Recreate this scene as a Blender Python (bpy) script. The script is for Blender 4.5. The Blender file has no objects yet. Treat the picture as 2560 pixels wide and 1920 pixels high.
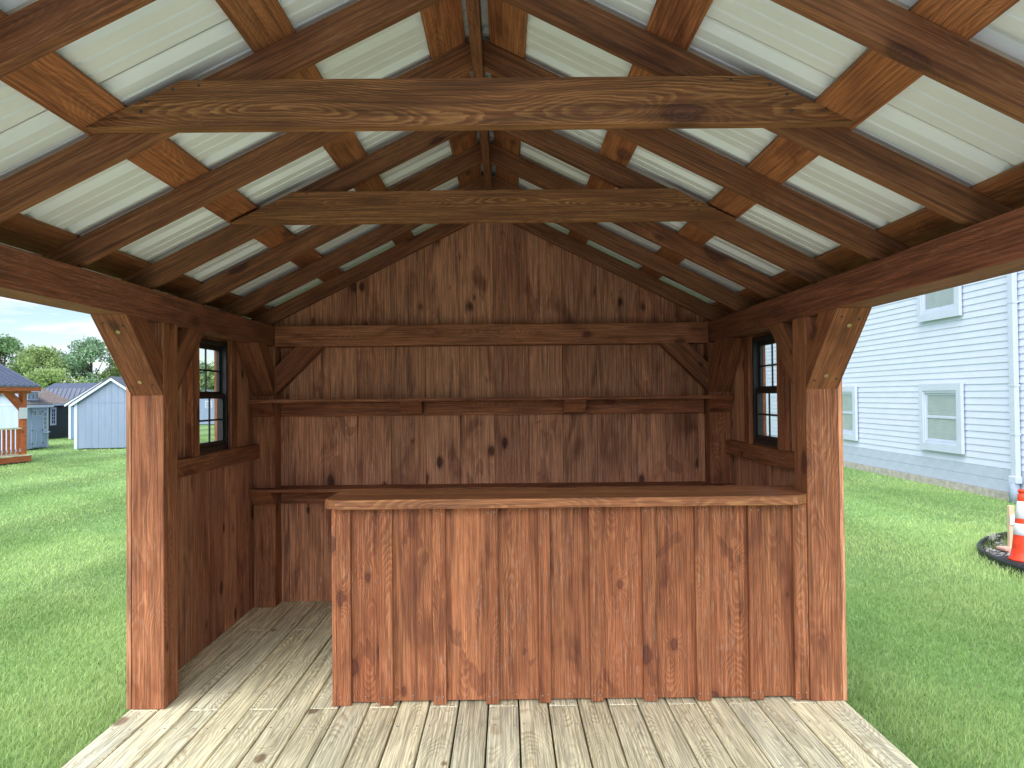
import bpy, bmesh, math, random
import numpy as np
from mathutils import Vector, Matrix

random.seed(7)
rng = np.random.default_rng(11)
U = 0.0265                       # metres per modelling unit (about an inch)
GZ = -7.0                        # lawn level, deck top is 0
sc = bpy.context.scene
C = sc.collection

# ------------------------------------------------------------------ camera
cam_data = bpy.data.cameras.new('camera')
cam = bpy.data.objects.new('camera', cam_data)
C.objects.link(cam)
right = Vector((0.99992794, -0.00699406, -0.00975686))
down = Vector((-0.00964061, 0.01646626, -0.99981794))
fwd = Vector((0.00715345, 0.99983996, 0.01639765))
M = Matrix((right, -down, -fwd)).transposed().to_4x4()
M.translation = Vector((3.953, -138.99, 57.353)) * U
cam.matrix_world = M
cam_data.sensor_fit = 'HORIZONTAL'
cam_data.sensor_width = 36.0
cam_data.lens = 1858.64 / 2560 * 36
cam_data.clip_start = 0.05
cam_data.clip_end = 6000
sc.camera = cam

# ------------------------------------------------------------------ sky and sun
SUN_EL, SUN_AZ = math.radians(48), math.radians(197)   # azimuth clockwise from +Y: behind the camera, a little left
w = bpy.data.worlds.new('World')
sc.world = w
w.use_nodes = True
nt = w.node_tree
nt.nodes.clear()
out = nt.nodes.new('ShaderNodeOutputWorld')
bg = nt.nodes.new('ShaderNodeBackground')
bg.inputs['Strength'].default_value = 0.076
sky = nt.nodes.new('ShaderNodeTexSky')
sky.sky_type = 'NISHITA'
sky.sun_disc = False
sky.sun_elevation = SUN_EL
sky.sun_rotation = SUN_AZ
sky.air_density = 1.0
sky.dust_density = 0.3
sky.ozone_density = 2.0
tc = nt.nodes.new('ShaderNodeTexCoord')
sep = nt.nodes.new('ShaderNodeSeparateXYZ')
nt.links.new(tc.outputs['Generated'], sep.inputs[0])
zc = nt.nodes.new('ShaderNodeMath'); zc.operation = 'ADD'; zc.inputs[1].default_value = 0.10
zm = nt.nodes.new('ShaderNodeMath'); zm.operation = 'MAXIMUM'; zm.inputs[1].default_value = 0.02
nt.links.new(sep.outputs[2], zm.inputs[0]); nt.links.new(zm.outputs[0], zc.inputs[0])
dv = nt.nodes.new('ShaderNodeVectorMath'); dv.operation = 'DIVIDE'
cz = nt.nodes.new('ShaderNodeCombineXYZ')
for i in range(3): nt.links.new(zc.outputs[0], cz.inputs[i])
nt.links.new(tc.outputs['Generated'], dv.inputs[0]); nt.links.new(cz.outputs[0], dv.inputs[1])
sepd = nt.nodes.new('ShaderNodeSeparateXYZ'); nt.links.new(dv.outputs[0], sepd.inputs[0])
flat = nt.nodes.new('ShaderNodeCombineXYZ')
nt.links.new(sepd.outputs[0], flat.inputs[0]); nt.links.new(sepd.outputs[1], flat.inputs[1])
cn = nt.nodes.new('ShaderNodeTexNoise')
cn.inputs['Scale'].default_value = 1.7; cn.inputs['Detail'].default_value = 5; cn.inputs['Roughness'].default_value = 0.55
cn.inputs['Distortion'].default_value = 0.3
nt.links.new(flat.outputs[0], cn.inputs['Vector'])
cr = nt.nodes.new('ShaderNodeMapRange'); cr.interpolation_type = 'SMOOTHSTEP'
cr.inputs['From Min'].default_value = 0.44; cr.inputs['From Max'].default_value = 0.60
nt.links.new(cn.outputs['Fac'], cr.inputs['Value'])
mixc = nt.nodes.new('ShaderNodeMix'); mixc.data_type = 'RGBA'
nt.links.new(cr.outputs[0], mixc.inputs['Factor'])
nt.links.new(sky.outputs[0], mixc.inputs['A'])
mixc.inputs['B'].default_value = (6.3, 7.0, 8.2, 1)
nt.links.new(mixc.outputs['Result'], bg.inputs['Color'])
nt.links.new(bg.outputs[0], out.inputs[0])

sd = bpy.data.lights.new('sun', 'SUN')
sd.energy = 3.0
sd.angle = math.radians(75)
sd.color = (1.0, 0.965, 0.92)
sun = bpy.data.objects.new('sun', sd)
C.objects.link(sun)
dirv = Vector((math.sin(SUN_AZ) * math.cos(SUN_EL), math.cos(SUN_AZ) * math.cos(SUN_EL), math.sin(SUN_EL)))
sun.rotation_euler = dirv.to_track_quat('Z', 'Y').to_euler()

vs = sc.view_settings
vs.view_transform = 'Standard'
vs.look = 'None'
vs.gamma = 1.0
vs.exposure = 1.1
vs.use_curve_mapping = False
sc.cycles.max_bounces = 6
sc.cycles.diffuse_bounces = 3
sc.cycles.adaptive_threshold = 0.025
sc.cycles.glossy_bounces = 2
sc.cycles.transmission_bounces = 2
sc.cycles.transparent_max_bounces = 8

# ------------------------------------------------------------------ object helpers
WM = {}
def tag(o, label=None, cat=None, group=None, kind=None):
    if label: o['label'] = label
    if cat: o['category'] = cat
    if group: o['group'] = group
    if kind: o['kind'] = kind
    return o
def thing(name, loc, label, cat, group=None):
    o = bpy.data.objects.new(name, None)
    o.empty_display_size = 0.2
    C.objects.link(o)
    o.location = Vector(loc) * U
    WM[o.name] = Matrix.Translation(Vector(loc) * U)
    return tag(o, label, cat, group)
def put(o, parent, Mw):
    C.objects.link(o)
    WM[o.name] = Mw.copy()
    if parent is not None:
        o.parent = parent
        o.matrix_parent_inverse = WM[parent.name].inverted()
    o.matrix_basis = Mw
    return o
def frame(o, ex, ez):
    ex = Vector(ex).normalized(); ez = Vector(ez)
    ey = ez.cross(ex).normalized(); ez = ex.cross(ey).normalized()
    Mw = Matrix((ex, ey, ez)).transposed().to_4x4()
    Mw.translation = Vector(o) * U
    return Mw
def poly(name, verts, faces, mat, parent=None, ex=(1, 0, 0), ez=(0, 0, 1), bevel=0.0, smooth=False, seg=1):
    vs_ = [Vector(v) for v in verts]
    lo = Vector((min(v[i] for v in vs_) for i in range(3))); hi = Vector((max(v[i] for v in vs_) for i in range(3)))
    o0 = (lo + hi) / 2
    Mw = frame(o0, ex, ez); Mi = Mw.inverted()
    bm = bmesh.new()
    bv = [bm.verts.new(Mi @ (v * U)) for v in vs_]
    for f in faces: bm.faces.new([bv[i] for i in f])
    bmesh.ops.recalc_face_normals(bm, faces=bm.faces)
    if bevel > 0:
        bmesh.ops.bevel(bm, geom=list(bm.edges), offset=bevel * U, segments=seg, affect='EDGES', clamp_overlap=True)
    me = bpy.data.meshes.new(name); bm.to_mesh(me); bm.free()
    me.materials.append(mat)
    if smooth: me.polygons.foreach_set('use_smooth', [True] * len(me.polygons))
    return put(bpy.data.objects.new(name, me), parent, Mw)
BOXF = [(0, 1, 3, 2), (4, 6, 7, 5), (0, 4, 5, 1), (2, 3, 7, 6), (0, 2, 6, 4), (1, 5, 7, 3)]
AX = {'x': (1, 0, 0), 'y': (0, 1, 0), 'z': (0, 0, 1)}
def box(name, x0, x1, y0, y1, z0, z1, mat, parent=None, grain='x', bevel=0.06):
    v = [(x, y, z) for x in (x0, x1) for y in (y0, y1) for z in (z0, z1)]
    dims = {'x': x1 - x0, 'y': y1 - y0, 'z': z1 - z0}
    thin = min((k for k in dims if k != grain), key=lambda k: dims[k])
    return poly(name, v, BOXF, mat, parent, AX[grain], AX[thin], bevel)
def obox(name, a, b, wd, th, n, mat, parent=None, bevel=0.06):
    """box along a->b, wd across, th along n"""
    a = Vector(a); b = Vector(b); d = (b - a).normalized(); n = Vector(n)
    s = n.cross(d).normalized(); n = d.cross(s).normalized()
    v = [p + s * (i * wd / 2) + n * (j * th / 2) for p in (a, b) for i in (-1, 1) for j in (-1, 1)]
    return poly(name, v, BOXF, mat, parent, d, n, bevel)
def prism(name, pts, ext, mat, parent=None, ex=(1, 0, 0), ez=(0, 0, 1), bevel=0.06, smooth=False):
    """polygon pts (world) swept by vector ext"""
    n = len(pts); e = Vector(ext)
    v = [Vector(p) for p in pts] + [Vector(p) + e for p in pts]
    f = [tuple(range(n)), tuple(range(2 * n - 1, n - 1, -1))] + [(i, (i + 1) % n, n + (i + 1) % n, n + i) for i in range(n)]
    return poly(name, v, f, mat, parent, ex, ez, bevel, smooth)
def lathe(name, prof, c, mat, parent=None, n=24, smooth=True, axis='z'):
    v = []; f = []
    for r, z in prof:
        for k in range(n):
            a = 2 * math.pi * k / n
            if axis == 'z': v.append((c[0] + r * math.cos(a), c[1] + r * math.sin(a), c[2] + z))
            else: v.append((c[0] + r * math.cos(a), c[1] - z, c[2] + r * math.sin(a)))
    for i in range(len(prof) - 1):
        for k in range(n):
            f.append((i * n + k, i * n + (k + 1) % n, (i + 1) * n + (k + 1) % n, (i + 1) * n + k))
    f.append(tuple(range(n - 1, -1, -1))); f.append(tuple((len(prof) - 1) * n + k for k in range(n)))
    return poly(name, v, f, mat, parent, smooth=smooth)
def npmesh(name, verts, faces_flat, nper, mat, parent=None, kind=None, colors=None, smooth=False):
    """big mesh in world metres from numpy arrays"""
    me = bpy.data.meshes.new(name)
    nf = len(faces_flat) // nper
    me.vertices.add(len(verts)); me.loops.add(len(faces_flat)); me.polygons.add(nf)
    me.vertices.foreach_set('co', np.ascontiguousarray(verts, np.float32).ravel())
    me.loops.foreach_set('vertex_index', np.ascontiguousarray(faces_flat, np.int32))
    me.polygons.foreach_set('loop_start', np.arange(0, nf * nper, nper, dtype=np.int32))
    me.polygons.foreach_set('loop_total', np.full(nf, nper, np.int32))
    if smooth: me.polygons.foreach_set('use_smooth', np.ones(nf, bool))
    if colors is not None:
        ca = me.color_attributes.new('tint', 'FLOAT_COLOR', 'POINT')
        ca.data.foreach_set('color', np.ascontiguousarray(colors, np.float32).ravel())
    me.update(calc_edges=True)
    me.materials.append(mat)
    o = put(bpy.data.objects.new(name, me), parent, Matrix.Identity(4))
    if kind: o['kind'] = kind
    return o
def clone(o, parent, Mw, name=None):
    c = o.copy()
    if name: c.name = name
    return put(c, parent, Mw)

# ------------------------------------------------------------------ material helpers
class NB:
    def __init__(s, name):
        s.m = bpy.data.materials.new(name); s.m.use_nodes = True
        s.t = s.m.node_tree; s.t.nodes.clear()
        s.out = s.t.nodes.new('ShaderNodeOutputMaterial')
    def n(s, typ, **kw):
        x = s.t.nodes.new(typ)
        for k, v in kw.items(): setattr(x, k, v)
        return x
    def setin(s, sock, v):
        if isinstance(v, bpy.types.NodeSocket): s.t.links.new(v, sock)
        elif v is not None:
            if isinstance(v, tuple) and len(v) == 3 and sock.type == 'RGBA': v = (*v, 1)
            sock.default_value = v
    def math(s, op, a, b=None, c=None, clamp=False):
        x = s.n('ShaderNodeMath', operation=op, use_clamp=clamp)
        for i, v in enumerate((a, b, c)):
            if v is not None: s.setin(x.inputs[i], v)
        return x.outputs[0]
    def vmath(s, op, a, b):
        x = s.n('ShaderNodeVectorMath', operation=op); s.setin(x.inputs[0], a); s.setin(x.inputs[1], b); return x.outputs[0]
    def noise(s, vec, scale=1, detail=2, rough=0.5, out='Fac', dist=0):
        x = s.n('ShaderNodeTexNoise'); s.setin(x.inputs['Vector'], vec); x.inputs['Scale'].default_value = scale
        x.inputs['Detail'].default_value = detail; x.inputs['Roughness'].default_value = rough; x.inputs['Distortion'].default_value = dist
        return x.outputs[out]
    def step(s, v, a, b, t0=0.0, t1=1.0):
        x = s.n('ShaderNodeMapRange', interpolation_type='SMOOTHSTEP'); s.setin(x.inputs['Value'], v)
        x.inputs['From Min'].default_value = a; x.inputs['From Max'].default_value = b
        x.inputs['To Min'].default_value = t0; x.inputs['To Max'].default_value = t1
        return x.outputs[0]
    def mix(s, f, a, b, blend='MIX'):
        x = s.n('ShaderNodeMix', data_type='RGBA', blend_type=blend); s.setin(x.inputs['Factor'], f)
        s.setin(x.inputs['A'], a); s.setin(x.inputs['B'], b); return x.outputs['Result']
    def bsdf(s, color, rough=0.6, metal=0.0, spec=0.4, bump=None, bstr=0.3, bdist=0.002, **kw):
        p = s.n('ShaderNodeBsdfPrincipled'); s.setin(p.inputs['Base Color'], color); s.setin(p.inputs['Roughness'], rough)
        p.inputs['Metallic'].default_value = metal; p.inputs['Specular IOR Level'].default_value = spec
        for k, v in kw.items(): s.setin(p.inputs[k], v)
        if bump is not None:
            b = s.n('ShaderNodeBump'); b.inputs['Strength'].default_value = bstr; b.inputs['Distance'].default_value = bdist
            s.setin(b.inputs['Height'], bump); s.t.links.new(b.outputs[0], p.inputs['Normal'])
        s.t.links.new(p.outputs[0], s.out.inputs[0])
        return s.m

def plain(name, color, rough=0.6, var=0.12, nscale=6, metal=0.0, spec=0.4, bstr=0.1):
    b = NB(name)
    P = b.n('ShaderNodeTexCoord').outputs['Object']
    n1 = b.noise(P, nscale, 4, 0.6)
    v = b.step(n1, 0.25, 0.75, 1 - var, 1 + var)
    cl = b.mix(1.0, color, v, 'MULTIPLY')
    return b.bsdf(cl, rough, metal, spec, bump=b.noise(P, nscale * 12, 2), bstr=bstr)

def wood(name, base, line, stain, knotc, freq=110, ring=0.6, blotch=0.5, fleck=0.2, fleckc=(0.42, 0.27, 0.2),
         knots=0.6, kscale=(4.0, 5.5, 5.5), rough=0.72, bstr=0.35, tone=(0.84, 1.16), wave=0.26, drip=0.0, hue=(1.12, 1.3, 1.35)):
    b = NB(name)
    P = b.n('ShaderNodeTexCoord').outputs['Object']
    R = b.n('ShaderNodeObjectInfo').outputs['Random']
    fr = lambda k: b.math('FRACT', b.math('MULTIPLY', R, k))
    r1, r2, r3, r4 = fr(7.77), fr(13.31), fr(29.7), fr(53.1)
    sv = b.n('ShaderNodeCombineXYZ')
    for i, k in enumerate((137.1, 291.7, 83.3)): b.setin(sv.inputs[i], b.math('MULTIPLY', R, k))
    Ps = b.vmath('ADD', P, sv.outputs[0])
    sx = b.n('ShaderNodeSeparateXYZ'); b.setin(sx.inputs[0], P)
    X, Y, Z = sx.outputs
    A = b.noise(b.vmath('MULTIPLY', Ps, (1.5, 1.2, 1.2)), 1, 1.5, 0.5, 'Color')
    sa = b.n('ShaderNodeSeparateColor'); b.setin(sa.inputs[0], A)
    a1, a2 = sa.outputs[0], sa.outputs[1]
    # pith of the log, wandering along the board
    D = b.math('ADD', b.math('MULTIPLY', r1, 0.05), b.math('MULTIPLY', b.math('SUBTRACT', a1, 0.42), wave))
    z2 = b.math('ADD', Z, D)
    y2 = b.math('ADD', b.math('ADD', Y, b.math('MULTIPLY', b.math('SUBTRACT', r2, 0.5), 0.10)),
                b.math('MULTIPLY', b.math('SUBTRACT', a2, 0.5), 0.10))
    r = b.math('SQRT', b.math('ADD', b.math('MULTIPLY', y2, y2), b.math('MULTIPLY', z2, z2)))
    vo = b.n('ShaderNodeTexVoronoi', voronoi_dimensions='3D', feature='F1')
    b.setin(vo.inputs['Vector'], b.vmath('MULTIPLY', Ps, kscale)); vo.inputs['Scale'].default_value = 1.0
    d0 = vo.outputs['Distance']
    fine = b.noise(b.vmath('MULTIPLY', Ps, (5, 26, 26)), 1, 3, 0.6)
    d = b.math('ADD', d0, b.math('MULTIPLY', b.math('SUBTRACT', fine, 0.5), 0.16))
    sk = b.n('ShaderNodeSeparateColor'); b.setin(sk.inputs[0], vo.outputs['Color'])
    d = b.math('DIVIDE', d, b.math('ADD', 0.45, b.math('MULTIPLY', sk.outputs[1], 0.95)))
    gate = b.math('LESS_THAN', sk.outputs[0], knots)
    kb = b.math('MULTIPLY', b.step(d0, 0.5, 0.0), gate)
    kb2 = b.math('MULTIPLY', kb, kb)
    rr = b.math('ADD', b.math('ADD', r, b.math('MULTIPLY', kb2, 0.045)), b.math('MULTIPLY', b.math('SUBTRACT', fine, 0.5), 0.016))
    s = b.math('FRACT', b.math('MULTIPLY', rr, freq))
    late = b.math('MULTIPLY', b.step(s, 0.3, 0.82), b.step(s, 1.0, 0.9))
    wc = b.n('ShaderNodeSeparateColor'); b.setin(wc.inputs[0], b.noise(b.vmath('MULTIPLY', Ps, (1.6, 20, 20)), 1, 2, 0.5, 'Color'))
    rv, wide = wc.outputs[0], wc.outputs[1]
    late_c = b.math('MULTIPLY', late, b.math('MULTIPLY', b.step(rv, 0.3, 0.65, 0.25, 1.0), ring))
    streak = b.noise(b.vmath('MULTIPLY', Ps, (3, 120, 120)), 1, 3, 0.65)
    bc = b.n('ShaderNodeSeparateColor'); b.setin(bc.inputs[0], b.noise(b.vmath('MULTIPLY', Ps, (2.0, 6, 6)), 1, 3, 0.6, 'Color', dist=0.6))
    blo = bc.outputs[0]
    flk = b.noise(b.vmath('MULTIPLY', Ps, (18, 170, 170)), 1, 2, 0.65)
    base2 = tuple(min(.9, x * k) for x, k in zip(base, hue))
    col = b.mix(late_c, b.mix(r4, base, base2), line)
    col = b.mix(b.math('MULTIPLY', b.step(blo, 0.5, 0.74), blotch), col, stain)
    col = b.mix(b.math('MULTIPLY', b.step(wide, 0.52, 0.75), blotch * 0.8), col, stain)
    fm = b.math('MULTIPLY', b.step(flk, 0.54, 0.66), b.math('MULTIPLY', b.step(blo, 0.62, 0.36), fleck))
    col = b.mix(fm, col, fleckc)
    if drip > 0:
        dr = bc.outputs[1]
        col = b.mix(b.math('MULTIPLY', b.step(dr, 0.62, 0.64), drip), col, stain)
    halo = b.math('MULTIPLY', b.math('MULTIPLY', b.step(d, 0.26, 0.08), gate), 0.5)
    col = b.mix(halo, col, stain)
    km = b.math('MULTIPLY', b.step(d, 0.125, 0.095), gate)
    kr = b.step(b.math('FRACT', b.math('MULTIPLY', d, 38)), 0.2, 0.9, 0.75, 1.2)
    col = b.mix(b.math('MULTIPLY', km, 0.9), col, b.mix(1.0, knotc, kr, 'MULTIPLY'))
    rim = b.math('MULTIPLY', b.math('MULTIPLY', b.step(d, 0.155, 0.125), b.step(d, 0.09, 0.115)), gate)
    col = b.mix(b.math('MULTIPLY', rim, 0.4), col, tuple(x * 0.35 for x in stain))
    v = b.math('MULTIPLY', b.step(streak, 0.28, 0.72, 0.56, 1.44), b.math('ADD', tone[0], b.math('MULTIPLY', r3, tone[1] - tone[0])))
    v = b.math('MULTIPLY', v, b.step(fine, 0.2, 0.8, 0.9, 1.1))
    col = b.mix(1.0, col, v, 'MULTIPLY')
    h = b.math('ADD', b.math('MULTIPLY', late_c, 0.5), b.math('ADD', b.math('MULTIPLY', streak, 0.5), b.math('MULTIPLY', flk, 0.45)))
    return b.bsdf(col, b.step(streak, 0.2, 0.8, rough - 0.1, rough + 0.1), 0, 0.35, bump=h, bstr=bstr, bdist=0.003)

# stained pine: the same stain on every timber, with shade put into beam, brace and rafter colours; ring contrast differs between rough and planed stock
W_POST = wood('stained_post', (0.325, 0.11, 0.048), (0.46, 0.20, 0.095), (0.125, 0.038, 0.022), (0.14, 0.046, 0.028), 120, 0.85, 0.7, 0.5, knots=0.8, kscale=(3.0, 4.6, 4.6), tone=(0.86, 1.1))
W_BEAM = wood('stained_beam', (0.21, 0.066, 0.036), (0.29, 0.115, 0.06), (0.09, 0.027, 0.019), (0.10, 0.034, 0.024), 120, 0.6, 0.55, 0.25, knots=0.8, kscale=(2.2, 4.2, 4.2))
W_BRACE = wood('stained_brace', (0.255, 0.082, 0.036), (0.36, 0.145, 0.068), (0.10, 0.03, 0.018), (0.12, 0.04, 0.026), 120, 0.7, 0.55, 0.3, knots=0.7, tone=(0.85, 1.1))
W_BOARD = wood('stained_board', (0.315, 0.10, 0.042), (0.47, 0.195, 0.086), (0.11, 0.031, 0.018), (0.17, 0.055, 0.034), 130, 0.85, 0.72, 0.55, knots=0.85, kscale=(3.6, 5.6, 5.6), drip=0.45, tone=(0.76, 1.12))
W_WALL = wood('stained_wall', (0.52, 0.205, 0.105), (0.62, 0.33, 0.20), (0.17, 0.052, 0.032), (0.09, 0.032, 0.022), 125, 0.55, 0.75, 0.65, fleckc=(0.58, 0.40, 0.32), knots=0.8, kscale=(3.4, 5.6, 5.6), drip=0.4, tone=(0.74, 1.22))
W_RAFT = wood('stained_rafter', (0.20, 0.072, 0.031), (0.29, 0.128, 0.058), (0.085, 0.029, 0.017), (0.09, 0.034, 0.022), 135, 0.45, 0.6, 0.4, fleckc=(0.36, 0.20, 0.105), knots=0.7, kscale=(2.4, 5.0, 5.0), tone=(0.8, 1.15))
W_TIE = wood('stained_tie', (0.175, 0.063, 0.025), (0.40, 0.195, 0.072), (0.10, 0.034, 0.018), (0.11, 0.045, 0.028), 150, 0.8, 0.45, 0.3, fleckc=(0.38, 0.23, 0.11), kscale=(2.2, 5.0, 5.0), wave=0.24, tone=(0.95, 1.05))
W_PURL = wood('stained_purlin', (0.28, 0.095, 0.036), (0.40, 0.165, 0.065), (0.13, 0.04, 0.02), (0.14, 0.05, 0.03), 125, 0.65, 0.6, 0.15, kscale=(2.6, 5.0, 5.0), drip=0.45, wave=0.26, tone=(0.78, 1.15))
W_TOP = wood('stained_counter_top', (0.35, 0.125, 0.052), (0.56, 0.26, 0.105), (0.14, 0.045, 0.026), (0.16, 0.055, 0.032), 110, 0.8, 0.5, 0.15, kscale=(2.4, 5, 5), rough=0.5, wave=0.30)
W_DECK = wood('treated_deck', (0.82, 0.77, 0.52), (0.50, 0.40, 0.215), (0.71, 0.65, 0.43), (0.28, 0.19, 0.11), 118, 0.72, 0.4, 0.1, fleckc=(0.72, 0.70, 0.56), knots=0.16, kscale=(3, 5, 5), rough=0.62, bstr=0.2, tone=(0.84, 1.08), wave=0.27, hue=(0.93, 0.97, 1.08))
W_ORANGE = wood('orange_stain', (0.44, 0.115, 0.042), (0.5, 0.16, 0.06), (0.3, 0.075, 0.03), (0.2, 0.06, 0.03), 60, 0.4, 0.3, 0.0, knots=0.1, hue=(1, 1.05, 1.05))

def metal_sheet(name, col):
    b = NB(name)
    P = b.n('ShaderNodeTexCoord').outputs['Object']
    n1 = b.noise(P, 3, 3)
    c2 = b.mix(1.0, col, b.step(n1, 0.3, 0.7, 0.97, 1.02), 'MULTIPLY')
    return b.bsdf(c2, 0.34, 0, 0.5)
METAL = metal_sheet('white_roof_metal', (0.84, 0.885, 0.925))
def glass(name, tint=(0.92, 0.95, 0.95)):
    b = NB(name)
    tr = b.n('ShaderNodeBsdfTransparent'); tr.inputs[0].default_value = (*tint, 1)
    gl = b.n('ShaderNodeBsdfGlossy'); gl.inputs['Roughness'].default_value = 0.03
    fz = b.n('ShaderNodeLayerWeight'); fz.inputs[0].default_value = 0.5
    fac = b.math('ADD', b.math('MULTIPLY', b.math('POWER', fz.outputs['Facing'], 5.0), 0.9), 0.045)
    mx = b.n('ShaderNodeMixShader'); b.setin(mx.inputs[0], fac)
    b.t.links.new(tr.outputs[0], mx.inputs[1]); b.t.links.new(gl.outputs[0], mx.inputs[2])
    b.t.links.new(mx.outputs[0], b.out.inputs[0])
    return b.m
GLASS = glass('window_glass')
BLACK = plain('black_vinyl', (0.018, 0.02, 0.022), 0.4, 0.1)
VINYL = plain('white_vinyl', (0.67, 0.725, 0.89), 0.45, 0.04, 2, bstr=0.04)
TRIMW = plain('white_trim', (0.58, 0.645, 0.79), 0.4, 0.04, 3, bstr=0.04)
SCREW = plain('zinc_screw', (0.42, 0.42, 0.40), 0.35, 0.1, metal=0.7)
BRASS = plain('bolt_head', (0.6, 0.48, 0.27), 0.35, 0.15, metal=0.6)

# ------------------------------------------------------------------ lawn
def lawn_mat():
    b = NB('lawn')
    P = b.n('ShaderNodeTexCoord').outputs['Object']
    a = b.noise(P, 0.55, 4, 0.6); c = b.noise(P, 14, 4, 0.7); e = b.noise(b.vmath('MULTIPLY', P, (1, 0.35, 1)), 90, 3, 0.7)
    col = b.mix(b.step(a, 0.3, 0.7), (0.17, 0.30, 0.105), (0.26, 0.41, 0.16))
    col = b.mix(b.math('MULTIPLY', b.step(c, 0.35, 0.7), 0.5), col, (0.28, 0.39, 0.19))
    col = b.mix(b.math('MULTIPLY', b.step(e, 0.4, 0.7), 0.5), col, (0.07, 0.15, 0.032))
    sx = b.n('ShaderNodeSeparateXYZ'); b.setin(sx.inputs[0], P)
    wv = b.math('SINE', b.math('ADD', b.math('MULTIPLY', sx.outputs[0], 2.444), b.math('MULTIPLY', a, 3.0)))
    col = b.mix(1.0, col, b.step(wv, -1, 1, 0.84, 1.2), 'MULTIPLY')
    return b.bsdf(col, 0.85, 0, 0.15, bump=e, bstr=0.6, bdist=0.03)
LAWN = lawn_mat()
S = 1500.0
lo = npmesh('ground', np.array([(-S, -S, GZ * U), (S, -S, GZ * U), (S, S, GZ * U), (-S, S, GZ * U)]), np.array([0, 1, 2, 3]), 4, LAWN)
lo['kind'] = 'structure'
lo['label'] = 'mown green lawn reaching back to the sheds and trees'

BOUNCE = plain('bounce_stone', (0.36, 0.36, 0.35), 0.95, 0.15, 18, bstr=0.6)  # unseen pale ground, added to throw neutral light up at the roof sheets
yd = poly('bounce_yard', [(-520, -118, GZ + .3), (260, -118, GZ + .3), (260, -1400, GZ + .3), (-520, -1400, GZ + .3)], [(0, 1, 2, 3)], BOUNCE)
tag(yd, 'pale stone yard added out of view to bounce light under the roof', kind='structure')

# ------------------------------------------------------------------ the pavilion
pav = thing('bar_pavilion', (0, 0, GZ), 'open stained timber pavilion with collar ties and back bar shelves', 'pavilion')
YF = -96.0                                          # front end of the roof and deck
# skids and joists under the deck
for x in (-62, -21, 21, 62):
    box('skid', x - 2.5, x + 2.5, YF + 2, 72, GZ - 0.5, -1.6, W_DECK, pav, 'y')
# deck boards
pitch = 5.548
for i in range(24):
    x0 = -66.55 + pitch * i
    g = random.uniform(0.11, 0.20)
    cuts = [YF]
    if i % 2 == 0: cuts += [-0.3 + random.uniform(-.05, .05)]
    else: cuts += [random.choice((49.0, 49.1, 46.9))]
    cuts += [73.0]
    for a_, b_ in zip(cuts[:-1], cuts[1:]):
        dz = random.uniform(-0.05, 0.03)
        dx = random.uniform(-.03, .03)
        box('deck_board', x0 + g + dx, x0 + pitch - g + dx, a_ + 0.03, b_ - 0.03, -1.25 + dz, dz, W_DECK, pav, 'y', 0.16)
# deck screws: one joined part
sv, sf = [], []
for i in range(24):
    xc = -66.55 + pitch * (i + .5)
    for yy in (-88, -72, -56, -40, -24, -8.2, -1.0, 0.5, 7.3, 23, 39, 48.5, 55, 71):
        if yy in (-1.0, 0.5) and i % 2: continue
        for sx in (-1.7, 1.7):
            px = xc + sx + random.uniform(-.3, .3); py = yy + random.uniform(-.3, .3)
            k0 = len(sv)
            for k in range(8):
                a = k * math.pi / 4; sv.append(((px + .19 * math.cos(a)) * U, (py + .19 * math.sin(a)) * U, 0.045 * U))
            for k in range(8):
                a = k * math.pi / 4; sv.append(((px + .19 * math.cos(a)) * U, (py + .19 * math.sin(a)) * U, -0.1 * U))
            for k in range(8): sf += [k0 + k, k0 + 8 + k, k0 + 8 + (k + 1) % 8, k0 + (k + 1) % 8]
            sf += [k0, k0 + 1, k0 + 2, k0 + 3, k0, k0 + 3, k0 + 4, k0 + 7, k0 + 4, k0 + 5, k0 + 6, k0 + 7]
npmesh('screw_heads', np.array(sv), np.array(sf), 4, SCREW, pav, 'stuff')

# posts and beams
ZB, ZT = 71.8, 77.35
for sx in (-1, 1):
    for (y0, y1) in ((0, 6), (66.5, 72), (YF + 1, YF + 7)):
        xa, xb = sorted((sx * 60, sx * 66))
        box('post', xa, xb, y0, y1, 0.05, ZB, W_POST, pav, 'z', 0.1)
    xa, xb = sorted((sx * 60, sx * 66))
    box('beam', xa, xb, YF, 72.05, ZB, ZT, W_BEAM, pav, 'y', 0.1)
box('tie_beam', -59.98, 59.98, 66.5, 72, 71.65, 77.35, W_POST, pav, 'x', 0.1)
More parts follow.
